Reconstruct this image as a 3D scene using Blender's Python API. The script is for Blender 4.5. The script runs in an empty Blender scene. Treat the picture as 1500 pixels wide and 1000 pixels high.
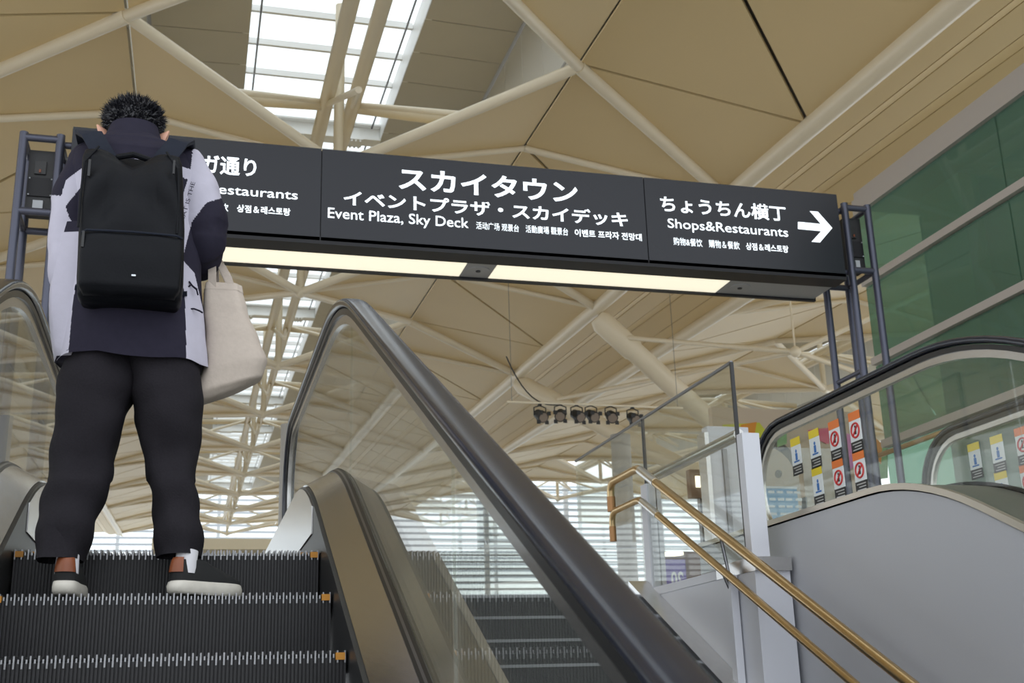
import bpy, math, random
from mathutils import Vector, Matrix, noise
random.seed(7)
PI = math.pi
C = bpy.context.scene.collection
SC = bpy.context.scene

# ------------------------------------------------------------------ camera
F = 1735.3; PITCH, YAW, ROLL = math.radians(16.916), math.radians(15.440), math.radians(-1.744)
CAM = Vector((0, 0, -0.64))          # upper landing is z = 0
_f = Vector((math.sin(YAW)*math.cos(PITCH), math.cos(YAW)*math.cos(PITCH), math.sin(PITCH)))
_r = Vector((math.cos(YAW), -math.sin(YAW), 0)); _u = _r.cross(_f)
RIGHT = math.cos(ROLL)*_r + math.sin(ROLL)*_u; UP = -math.sin(ROLL)*_r + math.cos(ROLL)*_u; FWD = _f
cd = bpy.data.cameras.new('camera'); cam = bpy.data.objects.new('camera', cd); C.objects.link(cam)
cam.matrix_world = Matrix(((RIGHT.x, UP.x, -FWD.x, CAM.x), (RIGHT.y, UP.y, -FWD.y, CAM.y), (RIGHT.z, UP.z, -FWD.z, CAM.z), (0, 0, 0, 1)))
cd.sensor_width = 36; cd.lens = F/1500*36; cd.clip_start = 0.05; cd.clip_end = 500
cd.dof.use_dof = True; cd.dof.focus_distance = 4.6; cd.dof.aperture_fstop = 7.0
SC.camera = cam
# ------------------------------------------------------------------ world, lights, exposure
w = bpy.data.worlds.new('world'); SC.world = w; w.use_nodes = True
bg = w.node_tree.nodes['Background']; bg.inputs[0].default_value = (0.90, 0.95, 1.0, 1); bg.inputs[1].default_value = 1.6
SC.view_settings.view_transform = 'Standard'; SC.view_settings.look = 'None'; SC.view_settings.gamma = 1
SC.view_settings.use_curve_mapping = False; SC.view_settings.exposure = 0.15
# no lamps besides those the photograph shows: daylight comes from the sky through skylight and window walls,
# the sign's diffusers and letters, the small lit screen and the pendant lamp glow by themselves

# ------------------------------------------------------------------ pixel helpers (1500 x 1000 frame)
def ray(x, y): return RIGHT*((x-750)/F) - UP*((y-500)/F) + FWD
def atY(x, y, Y): d = ray(x, y); return CAM + d*(Y/d.y)
def atX(x, y, X): d = ray(x, y); return CAM + d*(X/d.x)
def atZ(x, y, Z): d = ray(x, y); return CAM + d*((Z-CAM.z)/d.z)
def proj(p):
    d = Vector(p)-CAM; z = d.dot(FWD); return 750+F*d.dot(RIGHT)/z, 500-F*d.dot(UP)/z

# ------------------------------------------------------------------ materials
MATS = {}
def mat(name, col, rough=.5, metal=0, var=0, scale=20, emit=None, es=1, bump=0, stretch=None, coat=0, spec=.5):
    m = bpy.data.materials.new(name); m.use_nodes = True; nt = m.node_tree; b = nt.nodes['Principled BSDF']
    b.inputs['Base Color'].default_value = (*col, 1); b.inputs['Roughness'].default_value = rough; b.inputs['Metallic'].default_value = metal
    b.inputs['Coat Weight'].default_value = coat; b.inputs['Specular IOR Level'].default_value = spec
    if emit: b.inputs['Emission Color'].default_value = (*emit, 1); b.inputs['Emission Strength'].default_value = es
    if var or bump:
        tc = nt.nodes.new('ShaderNodeTexCoord'); mp = nt.nodes.new('ShaderNodeMapping'); n = nt.nodes.new('ShaderNodeTexNoise')
        nt.links.new(tc.outputs['Object'], mp.inputs[0]); nt.links.new(mp.outputs[0], n.inputs['Vector'])
        if stretch: mp.inputs['Scale'].default_value = stretch
        n.inputs['Scale'].default_value = scale; n.inputs['Detail'].default_value = 4
        if var:
            mx = nt.nodes.new('ShaderNodeMix'); mx.data_type = 'RGBA'
            mx.inputs[6].default_value = (*[c*(1-var) for c in col], 1); mx.inputs[7].default_value = (*[min(1, c*(1+var)) for c in col], 1)
            nt.links.new(n.outputs['Fac'], mx.inputs[0]); nt.links.new(mx.outputs[2], b.inputs['Base Color'])
        if bump:
            bp = nt.nodes.new('ShaderNodeBump'); bp.inputs['Strength'].default_value = bump; bp.inputs['Distance'].default_value = .01
            nt.links.new(n.outputs['Fac'], bp.inputs['Height']); nt.links.new(bp.outputs[0], b.inputs['Normal'])
    MATS[name] = m; return m
def glass(name, tint, ior=1.45, rough=0.0, dirt=0.0, dirtcol=(.6, .6, .55)):
    m = bpy.data.materials.new(name); m.use_nodes = True; nt = m.node_tree; nt.nodes.clear()
    out = nt.nodes.new('ShaderNodeOutputMaterial'); mx = nt.nodes.new('ShaderNodeMixShader'); lw = nt.nodes.new('ShaderNodeLayerWeight')
    lw.inputs[0].default_value = .5; r0 = ((ior-1)/(ior+1))**2; pw = nt.nodes.new('ShaderNodeMath'); pw.operation = 'POWER'; pw.inputs[1].default_value = 5
    fr = nt.nodes.new('ShaderNodeMath'); fr.operation = 'MULTIPLY_ADD'; fr.inputs[1].default_value = 1-r0; fr.inputs[2].default_value = r0
    nt.links.new(lw.outputs['Facing'], pw.inputs[0]); nt.links.new(pw.outputs[0], fr.inputs[0])
    tr = nt.nodes.new('ShaderNodeBsdfTransparent'); gl = nt.nodes.new('ShaderNodeBsdfGlossy')
    tr.inputs[0].default_value = (*tint, 1); gl.inputs['Roughness'].default_value = rough
    nt.links.new(fr.outputs[0], mx.inputs[0]); nt.links.new(tr.outputs[0], mx.inputs[1]); nt.links.new(gl.outputs[0], mx.inputs[2])
    last = mx
    if dirt:
        df = nt.nodes.new('ShaderNodeBsdfDiffuse'); df.inputs[0].default_value = (*dirtcol, 1); m2 = nt.nodes.new('ShaderNodeMixShader')
        m2.inputs[0].default_value = dirt; nt.links.new(mx.outputs[0], m2.inputs[1]); nt.links.new(df.outputs[0], m2.inputs[2]); last = m2
    nt.links.new(last.outputs[0], out.inputs[0]); MATS[name] = m; return m
mat('panel', (.74, .575, .31), .38, 0, .04, .6); mat('tube', (.80, .71, .54), .32, 0, .03, 2); mat('upstand', (.66, .64, .58), .5); mat('soffit', (.56, .53, .46), .5, 0, .05, 1)
mat('deck', (.38, .37, .35), .7); mat('white_steel', (.86, .86, .84), .4); mat('cream', (.78, .69, .50), .5, 0, .05, .7)
mat('rubber', (.014, .017, .028), .22, 0, .3, 30, spec=.55); mat('steel', (.56, .55, .54), .26, 1, .08, 40, bump=.03, stretch=(1, .03, 1))
mat('steel_light', (.78, .78, .78), .3, 1, .06, 30, bump=.03, stretch=(1, .05, 1)); mat('black_trim', (.012, .012, .013), .35)
mat('steel_dark', (.20, .20, .21), .3, .9); mat('skirt', (.02, .02, .021), .4); mat('step_dark', (.014, .013, .015), .5, .15, .3, 60)
mat('step_rib', (.26, .26, .27), .36, .9, .4, 50); mat('yellow_mark', (.55, .23, .02), .5); mat('cladding', (.42, .425, .455), .42, 0, .03, 1.5)
mat('deck_steel', (.56, .55, .54), .30, 1, .06, 40); mat('trim_steel', (.50, .45, .38), .35, .8); mat('skirt_steel', (.56, .55, .54), .26, 1, .06, 40); mat('white_paint', (.60, .61, .66), .4); mat('brass', (.62, .45, .24), .30, 1, .1, 25, bump=.02); mat('brass_dark', (.36, .19, .08), .4, .6)
mat('carpet', (.035, .037, .042), .95, 0, .5, 90, bump=.5); mat('nosing', (.30, .31, .33), .6, .3); mat('floor', (.55, .53, .50), .3, 0, .08, 2)
mat('sign_black', (.009, .010, .016), .25, spec=.4); mat('sign_frame', (.014, .014, .017), .45, spec=.3); mat('post_blue', (.085, .09, .125), .38, .5)
mat('letter', (.9, .95, 1), .5, emit=(.86, .94, 1), es=1.05); mat('diffuser', (.8, .77, .65), .5, emit=(1, .93, .72), es=.75, var=0)
mat('grey_plastic', (.36, .36, .37), .5); mat('dark_plastic', (.02, .02, .022), .5); mat('label_grey', (.45, .47, .50), .6)
mat('mullion', (.46, .42, .39), .45, .2); mat('beige_wall', (.50, .47, .34), .6, 0, .05, .5); mat('green_wall', (.16, .27, .20), .6); mat('slat', (.50, .54, .58), .6)
mat('column', (.34, .33, .31), .45, .3, .04, 3); mat('spot_black', (.012, .012, .012), .5); mat('spot_lens', (.25, .2, .16), .2)
mat('orange', (.80, .20, .04), .5); mat('yellow', (.80, .62, .03), .5); mat('sticker_white', (.78, .82, .85), .5); mat('sticker_black', (.02, .02, .022), .5)
mat('red', (.55, .03, .03), .5); mat('blue', (.03, .16, .5), .5); mat('text_grey', (.5, .5, .5), .5)
mat('skin', (.62, .33, .23), .5, 0, .06, 12); mat('hair', (.010, .010, .014), .38); mat('navy', (.019, .017, .030), .8, 0, .2, 40, bump=.12, spec=.15)
mat('lavender', (.46, .44, .52), .8, 0, .05, 40, bump=.1); mat('trouser', (.021, .019, .023), .9, 0, .25, 160, bump=.2, spec=.1); mat('pack', (.005, .0055, .0075), .55, 0, .3, 120, bump=.1, spec=.14)
mat('pack_strap', (.012, .015, .025), .75, 0, .2, 100, bump=.1, spec=.2); mat('canvas', (.49, .42, .36), .9, 0, .08, 60, bump=.15); mat('sole', (.62, .58, .52), .6, 0, .15, 30)
mat('shoe', (.010, .010, .011), .8); mat('leather', (.21, .055, .017), .4, 0, .2, 30); mat('sock', (.70, .68, .72), .9); mat('eye', (.8, .8, .8), .2)
mat('mural_beige', (.60, .48, .36), .6); mat('mural_yellow', (.62, .62, .06), .6); mat('mural_black', (.03, .03, .03), .6); mat('mural_pink', (.75, .12, .22), .6)
mat('mural_green', (.22, .45, .18), .6); mat('mural_orange', (.75, .30, .04), .6); mat('mural_magenta', (.7, .25, .55), .6); mat('poster_blue', (.05, .32, .62), .4); mat('poster_white', (.75, .80, .85), .5)
mat('poster_purple', (.13, .07, .48), .4); mat('shop_brown', (.16, .08, .04), .6); mat('lamp_glow', (1, .95, .8), .5, emit=(1, .93, .75), es=1.6)
glass('glass', (.93, .945, .92), 1.5, 0, .03); glass('glass_green', (.50, .70, .60), 1.75, 0.01, .35, (.20, .34, .26)); glass('glass_clear', (.97, .985, .98), 1.35); glass('acrylic', (.95, .97, .97), 1.5, 0, .12, (.7, .75, .75))

# ------------------------------------------------------------------ mesh helpers
class MB:
    def __init__(s): s.v = []; s.f = []; s.m = []; s.cur = 0
    def face(s, idx): s.f.append(tuple(idx)); s.m.append(s.cur)
    def add(s, vs, fs):
        o = len(s.v); s.v += [tuple(p) for p in vs]
        for q in fs: s.face([i+o for i in q])
    def box(s, x0, x1, y0, y1, z0, z1):
        s.add([(x0, y0, z0), (x1, y0, z0), (x1, y1, z0), (x0, y1, z0), (x0, y0, z1), (x1, y0, z1), (x1, y1, z1), (x0, y1, z1)],
              [(3, 2, 1, 0), (4, 5, 6, 7), (0, 1, 5, 4), (1, 2, 6, 5), (2, 3, 7, 6), (3, 0, 4, 7)]); return s
    def prism(s, poly, off):
        n = len(poly); off = Vector(off); a = [Vector(p) for p in poly]
        s.add(a + [p+off for p in a], [tuple(range(n-1, -1, -1)), tuple(range(n, 2*n))] + [(i, (i+1) % n, n+(i+1) % n, n+i) for i in range(n)]); return s
    def loft(s, rings, cap0=True, cap1=True, closed=True):
        n = len(rings[0]); o = len(s.v)
        for r in rings: s.v += [tuple(p) for p in r]
        for k in range(len(rings)-1):
            for i in range(n if closed else n-1):
                j = (i+1) % n; s.face((o+k*n+i, o+k*n+j, o+(k+1)*n+j, o+(k+1)*n+i))
        if cap0: s.face([o+i for i in range(n-1, -1, -1)])
        if cap1: s.face([o+(len(rings)-1)*n+i for i in range(n)])
        return s
    def path(s, pts, r, seg=10, cap=True, flat=1.0):
        pts = [Vector(p) for p in pts]; rr = r if isinstance(r, (list, tuple)) else [r]*len(pts); rings = []; nrm = None
        for i, p in enumerate(pts):
            t = (pts[min(i+1, len(pts)-1)] - pts[max(i-1, 0)]).normalized()
            if nrm is None:
                a = Vector((0, 0, 1)) if abs(t.z) < .9 else Vector((1, 0, 0)); nrm = t.cross(a).normalized()
            nrm = (nrm - t*nrm.dot(t)).normalized(); b = t.cross(nrm)
            rings.append([p + nrm*(math.cos(2*PI*k/seg)*rr[i]) + b*(math.sin(2*PI*k/seg)*rr[i]*flat) for k in range(seg)])
        return s.loft(rings, cap, cap)
    def tube(s, a, b, r, seg=12, r2=None): return s.path([a, b], [r, r if r2 is None else r2], seg)
    def disc(s, c, ax, r, th, seg=20):
        ax = Vector(ax).normalized(); return s.tube(Vector(c)-ax*th/2, Vector(c)+ax*th/2, r, seg)
    def ball(s, c, r, seg=12, rings=8):
        rx, ry, rz = r if isinstance(r, (tuple, list)) else (r, r, r); c = Vector(c)
        return s.loft([[c+Vector((rx*math.sin(a)*math.cos(2*PI*k/seg), ry*math.sin(a)*math.sin(2*PI*k/seg), -rz*math.cos(a))) for k in range(seg)]
                       for a in [PI*(j+.02)/(rings+.04) if 0 < j < rings else (.02 if j == 0 else PI-.02) for j in range(rings+1)]])
    def mesh(s, name, mats, smooth=False):
        me = bpy.data.meshes.new(name); me.from_pydata(s.v, [], s.f)
        for m in (mats if isinstance(mats, (list, tuple)) else [mats]): me.materials.append(MATS[m])
        if len(set(s.m)) > 1: me.polygons.foreach_set('material_index', s.m)
        if smooth: me.polygons.foreach_set('use_smooth', [True]*len(me.polygons))
        me.update(); return me
    def obj(s, name, mats, parent=None, smooth=False): return link(name, s.mesh(name, mats, smooth), parent)
def link(name, me, parent=None):
    o = bpy.data.objects.new(name, me); C.objects.link(o)
    if parent:
        o.parent = parent
        if not parent.parent: o.matrix_parent_inverse = Matrix.Translation(-parent.location)
    return o
def auto_smooth(o, ang=40):
    me = o.data; me.polygons.foreach_set('use_smooth', [True]*len(me.polygons))
    try: me.set_sharp_from_angle(angle=math.radians(ang))
    except Exception: pass
    return o
def tag(o, label=None, cat=None, group=None, kind=None):
    if label: o['label'] = label
    if cat: o['category'] = cat
    if group: o['group'] = group
    if kind: o['kind'] = kind
    return o
def thing(name, loc, label=None, cat=None, group=None, kind=None):
    o = bpy.data.objects.new(name, None); o.empty_display_size = .1; C.objects.link(o); o.location = loc; return tag(o, label, cat, group, kind)
def text_obj(name, body, p0, p1, height, matn, parent, bold=.012, up=Vector((0, 0, 1)), depth=.004, mirror=False):
    """text standing on a plane; p0/p1 = left/right end of its base line, height = full glyph height"""
    c = bpy.data.curves.new(name, 'FONT'); c.body = body; c.offset = bold; c.resolution_u = 3
    o = bpy.data.objects.new(name, c); C.objects.link(o); bpy.context.view_layer.update()
    me = bpy.data.meshes.new_from_object(o.evaluated_get(bpy.context.evaluated_depsgraph_get())); bpy.data.objects.remove(o)
    xs = [v.co.x for v in me.vertices]; ys = [v.co.y for v in me.vertices]; x0, x1, y0, y1 = min(xs), max(xs), min(ys), max(ys)
    p0 = Vector(p0); p1 = Vector(p1); ex = (p1-p0); n = ex.normalized().cross(up).normalized()
    for v in me.vertices:
        u = (v.co.x-x0)/(x1-x0); u = 1-u if mirror else u; t = (v.co.y-y0)/(y1-y0)
        v.co = p0 + ex*u + up*(t*height) + n*depth
    me.materials.clear(); me.materials.append(MATS[matn]); return link(name, me, parent)

# ================================================================== BUILDING SHELL
fl = MB(); fl.box(-45, 45, 7.36, 92, -.4, -.002); fl.box(-45, -1.05, 5.45, 7.36, -.4, -.002); fl.box(-1.05, .82, 5.62, 7.36, -.4, -.002); fl.box(3.30, 45, 5.62, 7.36, -.4, -.002)
tag(fl.obj('floor', 'floor'), kind='structure')
g = MB(); g.box(-60, 60, -40, 92, -6.2, -6.0); tag(g.obj('floor_lower', 'floor'), 'pale lower concourse floor', kind='structure')

# ---------------- roof lattice: ridge line V, side nodes N/M, chord P/Q
SIG = 7.2/5.4
RP = dict(Xc=1.557*SIG, zV=(5.9445+.64)*SIG-.64, Y0=13.2694*SIG, a=2.3795*SIG, zN=(6.4249+.64)*SIG-.64, b=5.148*SIG, zT=(5.9816+.64)*SIG-.64, g=.0462, r=.0057, dN=2.2672*SIG, sw=1.0968*SIG, zs=(8.0711+.64)*SIG-.64)
S = 7.2; UREF = 17.6*SIG
def rp(dx, z, Y, xc): u = Y-UREF; return Vector((xc+dx+RP['r']*u, Y, z+RP['g']*u))
BAY = 2*RP['b']+3.1
def panel_tri(mb_deck, parent, a, b, c, inset=.035, th=.05, up=.28):
    a, b, c = Vector(a), Vector(b), Vector(c)
    n = (b-a).cross(c-a); n.normalize()
    if n.z < 0: n = -n; b, c = c, b
    ctr = (a+b+c)/3; P = [a, b, c]; Q = []
    for i in range(3):
        p = P[i]; d1 = (P[(i+1) % 3]-p).normalized(); d2 = (P[(i-1) % 3]-p).normalized(); s = d1.cross(d2).length
        Q.append(p + (d1+d2)*(inset/max(s, .15)))
    m = MB(); m.prism([Q[0]-n*th, Q[1]-n*th, Q[2]-n*th], n*th); m.obj('ceiling_panel', 'panel', parent)
    if mb_deck is None: return
    z_ = Vector((0, 0, up)); mb_deck.prism([a+z_, b+z_, c+z_], (0, 0, .05))
def bay(xc, k0, k1, full=True):
    root = thing('ceiling', (xc, RP['Y0'], 0), 'folded ceiling of cream triangular panels', kind='structure')
    fr = thing('roof_frame', (xc, RP['Y0'], 0), 'cream painted steel tube frame under the ceiling', kind='structure')
    deck = MB()
    V = lambda k: rp(0, RP['zV'], RP['Y0']+k*S, xc)
    N = lambda k, s: rp(s*RP['a'], RP['zN'], RP['Y0']+k*S-RP['dN'], xc)
    M_ = lambda k, s: rp(s*RP['a'], RP['zN'], RP['Y0']+k*S, xc)
    P = lambda k, s: rp(s*RP['b'], RP['zT'], RP['Y0']+k*S, xc)
    Q = lambda k, s: rp(s*RP['b'], RP['zT'], RP['Y0']+k*S-RP['dN'], xc)
    U = lambda k, d=0: rp(d, RP['zV']+1.0, RP['Y0']+k*S, xc)
    sky0 = thing('skylight', (xc, RP['Y0'], 10), 'long glazed ridge skylight with white steel beams', kind='structure')
    for s in (-1, 1):
        for k in range(k0, k1+1):
            dz = Vector((0, 0, .0))
            panel_tri(deck, root, M_(k-1, s), P(k-1, s), Q(k, s)); panel_tri(deck, root, M_(k-1, s), N(k, s), Q(k, s))
            panel_tri(deck, root, N(k, s), Q(k, s), P(k, s)); panel_tri(deck, root, N(k, s), M_(k, s), P(k, s))
            panel_tri(None, root, V(k), N(k, s), M_(k, s)); panel_tri(None, root, V(k-1), M_(k-1, s), N(k, s))
            lo = Vector((0, 0, -.10))
            def tb(nm, a, b, r, seg=12): auto_smooth(MB().tube(a, b, r, seg).obj(nm, 'tube', fr))
            tb('diagonal_tube', N(k, s)+lo, P(k, s)+lo, .105); tb('diagonal_tube', V(k-1)+lo, N(k, s)+lo, .085)
            tb('arm_tube', V(k)+lo, N(k, s)+lo, .085)
            tb('cross_tube', V(k)+lo, M_(k, s)+lo, .05); tb('cross_tube', M_(k, s)+lo, P(k, s)+lo, .06)
            tb('upper_cross_tube', U(k, s*.22), M_(k, s)+Vector((-s*.25, 0, .25)), .10)
            tb('chord_tube', P(k-1, s)+Vector((s*.02, 0, -.10)), P(k, s)+Vector((s*.02, 0, -.10)), .165, 16)
            tb('ridge_tube', U(k-1, s*.22), U(k, s*.22), .12)
            tb('web_tube', U(k, s*.22), V(k-1)*.35+V(k)*.65+Vector((0, 0, .05)), .05)
            tb('strut_tube', U(k, s*.22)+Vector((0, 0, .05)), V(k)*.45+N(k, s)*.55+lo, .05)
    for k in range(k0, k1+1):
        auto_smooth(MB().tube(V(k)+Vector((0, 0, -.12)), V(k)+Vector((0, 0, 2.9)), .085, 12).obj('hanger_tube', 'tube', fr))
        auto_smooth(MB().ball(V(k)+Vector((0, 0, -.10)), .13).obj('node_ball', 'tube', fr))
    deck.obj('roof_sky_block', 'deck', root)  # unseen cover added over the panels to keep sky out of their joints
    # soffit planks from the skylight kerb down to the N/M line
    y = RP['Y0']+(k0-1)*S; ye = RP['Y0']+k1*S; pw = 1.2; n = int((ye-y)/pw)
    for s in (-1, 1):
        proto = None
        for i in range(n):
            ya = y+i*pw+.012; yb = y+(i+1)*pw-.012
            pa = [rp(s*(RP['a']-.06), RP['zs']-.05, ya, xc), rp(s*(RP['a']-.06), RP['zs']-.05, yb, xc), rp(s*RP['sw'], RP['zs'], yb, xc), rp(s*RP['sw'], RP['zs'], ya, xc)]
            if proto is None:
                proto = MB().prism([p-pa[0] for p in pa], (0, 0, .05)).mesh('soffit_plank', 'soffit')
                up_ = MB(); h_ = RP['zs']-RP['zN']-.12; up_.prism([Vector((0, 0, -h_)), pa[1]-pa[0]+Vector((0, 0, -h_)), pa[1]-pa[0], Vector((0, 0, 0))], (s*.05, 0, 0)); upm = up_.mesh('upstand_panel', 'upstand')
            o = bpy.data.objects.new('soffit_plank', proto); C.objects.link(o); o.parent = root; o.location = pa[0]-root.location
            o = bpy.data.objects.new('upstand_panel', upm); C.objects.link(o); o.parent = root; o.location = pa[0]-root.location+Vector((s*.07, 0, 0))
        b2 = MB(); A = [rp(s*(RP['a']+.2), RP['zs']+.06, y, xc), rp(s*(RP['a']+.2), RP['zs']+.06, ye, xc), rp(s*(RP['sw']+.02), RP['zs']+.06, ye, xc), rp(s*(RP['sw']+.02), RP['zs']+.06, y, xc)]
        b2.prism(A, (s*.05, 0, .06)); b2.obj('soffit_backing', 'deck', root)
    # skylight: panes, kerbs, cross beams with bolted plates, glazing bars
    for s in (-1, 1):
        kb = MB(); A = rp(s*RP['sw'], RP['zs'], y, xc); B = rp(s*RP['sw'], RP['zs'], ye, xc)
        kb.prism([A, A+Vector((s*.12, 0, 0)), A+Vector((s*.12, 0, .55)), A+Vector((0, 0, .55))], B-A); kb.obj('kerb', 'white_steel', sky0)
        A2 = rp(s*RP['sw']*.88, RP['zs']+.3, y, xc); B2 = rp(s*RP['sw']*.88, RP['zs']+.3, ye, xc); MB().tube(A2, B2, .02, 8).obj('blind_cable', 'steel_dark', sky0)
    npane = int((ye-y)/2.4); proto = None; pb = None; pg = None
    for i in range(npane):
        ya = y+i*2.4; p = rp(0, RP['zs']+.6, ya, xc); sl = Vector((0, 2.36, 2.36*RP['g']))
        if proto is None:
            proto = MB().prism([Vector((-RP['sw'], 0, 0)), Vector((RP['sw'], 0, 0)), Vector((RP['sw'], 0, 0))+sl, Vector((-RP['sw'], 0, 0))+sl], (0, 0, .02)).mesh('pane', 'glass_clear')
            b3 = MB(); b3.box(-RP['sw'], RP['sw'], -.035, .035, -.14, -.02); pb = b3.mesh('glazing_bar', 'white_steel')
            b4 = MB(); W = RP['sw']; b4.box(-W, W, -.16, .16, -.64, -.60); b4.box(-W, W, -.16, .16, -.30, -.26); b4.box(-W, W, -.02, .02, -.60, -.3)
            for sx in (-.55, .55):
                b4.box(sx*W-.28, sx*W+.28, -.19, .19, -.67, -.64); b4.box(sx*W-.22, sx*W+.22, -.05, -.02, -.56, -.34)
                for q in range(6): b4.box(sx*W-.25+q*.09, sx*W-.21+q*.09, -.17, -.13, -.71, -.67); b4.box(sx*W-.25+q*.09, sx*W-.21+q*.09, .13, .17, -.71, -.67)
            pg = b4.mesh('cross_beam', 'white_steel')
        o = bpy.data.objects.new('pane', proto); C.objects.link(o); o.parent = sky0; o.location = p-sky0.location
        o = bpy.data.objects.new('glazing_bar', pb); C.objects.link(o); o.parent = sky0; o.location = p-sky0.location
        o = bpy.data.objects.new('glazing_bar', pb); C.objects.link(o); o.parent = sky0; o.location = p-sky0.location+Vector((0, 1.2, 1.2*RP['g']))
        if i % 3 == 2:
            o = bpy.data.objects.new('cross_beam', pg); C.objects.link(o); o.parent = sky0; o.location = p-sky0.location+Vector((0, .5, .02))
bay(RP['Xc'], -1, 9); bay(RP['Xc']+BAY, 0, 6); bay(RP['Xc']-BAY, 0, 8)
# gutter troughs between the bays: folded cream strips
for sx in (-1, 1):
    xc = RP['Xc']; x0 = RP['b']; tr = thing('ceiling', (xc+sx*x0, 20, 8), 'folded cream gutter lining between two roof bays', kind='structure')
    prof = [(0, -.05), (.5, .12), (.9, .08), (1.3, .28), (1.8, .22), (2.2, .34), (2.7, .15), (3.1, -.05)]
    for i in range(len(prof)-1):
        (d0, h0), (d1, h1) = prof[i], prof[i+1]
        q = [rp(sx*(x0+d0+.01), RP['zT']+h0, 3, xc), rp(sx*(x0+d1-.01), RP['zT']+h1, 3, xc)]; q2 = [rp(sx*(x0+d1-.01), RP['zT']+h1, 86, xc), rp(sx*(x0+d0+.01), RP['zT']+h0, 86, xc)]
        MB().prism(q+q2, (0, 0, .05)).obj('gutter_strip', 'panel', tr)
for sx in (-1, 1):
    xc = RP['Xc']; x0 = RP['b']; q = [rp(sx*(x0-.5), RP['zT']+.75, 3, xc), rp(sx*(x0+3.6), RP['zT']+.75, 3, xc), rp(sx*(x0+3.6), RP['zT']+.75, 86 if sx < 0 else 62, xc), rp(sx*(x0-.5), RP['zT']+.75, 86 if sx < 0 else 62, xc)]
    tag(MB().prism(q, (0, 0, .05)).obj('gutter_sky_block', 'deck'), 'unseen grey sheet added above the gutter to block the sky', kind='structure')  # unseen sheet, added to stop sky leaking through beside the chord
# tree column struts that carry the chord on the far right, with tie rods
tc = thing('tree_column', tuple(atY(1258, 735, 25)*1), 'thick cream tubular roof struts branching from a tree column', 'column')
B0 = atY(1258, 735, 25); B0.z = 2.3
base = Vector((B0.x, B0.y, 0))
auto_smooth(MB().tube(base, B0, .32, 20).obj('trunk', 'tube', tc))
def strut(p, q, r): auto_smooth(MB().path([p, p+(q-p)*.86, p+(q-p)*.865, p+(q-p)*.98, q], [r, r, r*1.13, r*1.13, r*.75], 20).obj('strut', 'tube', tc))
P1 = rp(RP['b'], RP['zT']-.35, RP['Y0']+S, RP['Xc']); P2 = rp(RP['b'], RP['zT']-.35, RP['Y0']+2*S, RP['Xc'])
strut(B0, P1, .24); strut(B0, P2, .24)
hub = atX(1165, 515, 12.0)
for q in (P1+(B0-P1)*.08, P2+(B0-P2)*.12, atX(1300, 560, 14.0), Vector((15.5, 19, 7.6))): auto_smooth(MB().tube(q, hub, .055, 10).obj('tie_tube', 'tube', tc))
MB().tube(hub, hub+Vector((0, 0, 2.6)), .02, 8).obj('hanger_rod', 'tube', tc); auto_smooth(MB().ball(hub, .12).obj('hub', 'tube', tc))

# ---------------- far louvred window wall and side glazing
wd = thing('window_1', (10, 90, 0), 'far daylight window wall with horizontal louvre slats', kind='structure')
sm = MB().box(-45, 55, 0, .12, 0, .16).mesh('louvre_slat', 'slat')
for i in range(32):
    o = bpy.data.objects.new('louvre_slat', sm); C.objects.link(o); o.parent = wd; o.location = (-10, -.6, 1.0+i*.47)
mm = MB().box(-.12, .12, 0, .25, 0, 16).mesh('mullion', 'white_steel')
for i in range(14):
    o = bpy.data.objects.new('mullion', mm); C.objects.link(o); o.parent = wd; o.location = (-50+i*7, -.2, 0)
w2 = thing('window_2', (25, 62.5, 0), 'daylight window wall with louvre slats behind the right bay', kind='structure')
sm2 = MB().box(-14.5, 20, 0, .10, 0, .10).mesh('louvre_slat', 'slat')
for i in range(28):
    o = bpy.data.objects.new('louvre_slat', sm2); C.objects.link(o); o.parent = w2; o.location = (0, 0, .8+i*.36)
for i in range(8):
    o = bpy.data.objects.new('mullion', mm); C.objects.link(o); o.parent = w2; o.location = (-14+i*4.6, .3, 0); o.scale.z = .72
MB().box(10.5, 45, 63.2, 63.24, 0, 11.5).obj('pane', 'glass_clear', w2)
MB().box(-45, 55, 90.2, 90.24, 0, 16).obj('pane', 'glass_clear', wd)

# ---------------- green glass enclosure at the right
gw = thing('wall_right', (8, 12, 0), 'green tinted glass enclosure wall with pale horizontal rails', kind='structure')
zt = [0.06, 1.13, 2.18, 3.2, 4.22, 5.22]
for i in range(5):
    for j in range(3):
        ya = 4.0+j*2.77
        MB().box(8.0, 8.02, ya+.01, ya+2.76, zt[i]+.05, zt[i+1]-.05).obj('pane', 'glass_green', gw)
for i in range(6):
    h = .05 if i < 5 else .11
    MB().box(7.94, 8.06, 4.0, 12.3, zt[i]-h*.8, zt[i]+h*1.0).obj('rail', 'mullion', gw)
MB().box(7.98, 8.2, 4.0, 12.3, 5.36, 5.44).obj('top_channel', 'mullion', gw)
for j in range(8): MB().box(7.99, 8.1, 4.2+j*.98, 4.26+j*.98, 5.26, 5.4).obj('channel_clip', 'mullion', gw)
bk = MB(); bk.box(8.9, 9.0, 4.0, 12.3, 0, 5.2); bk.obj('backing_wall', 'green_wall', gw)
for j in range(4): MB().box(8.5, 8.75, 4.6+j*2.1, 5.4+j*2.1, 0, 5.15).obj('interior_pillar', 'beige_wall', gw)
MB().box(8.0, 9.0, 4.0, 12.3, 5.22, 5.27).obj('enclosure_roof', 'mullion', gw)
auto_smooth(MB().tube((7.82, 4.5, 2.02), (7.82, 12.2, 2.02), .03, 10).obj('wall_handrail', 'brass', gw))

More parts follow.
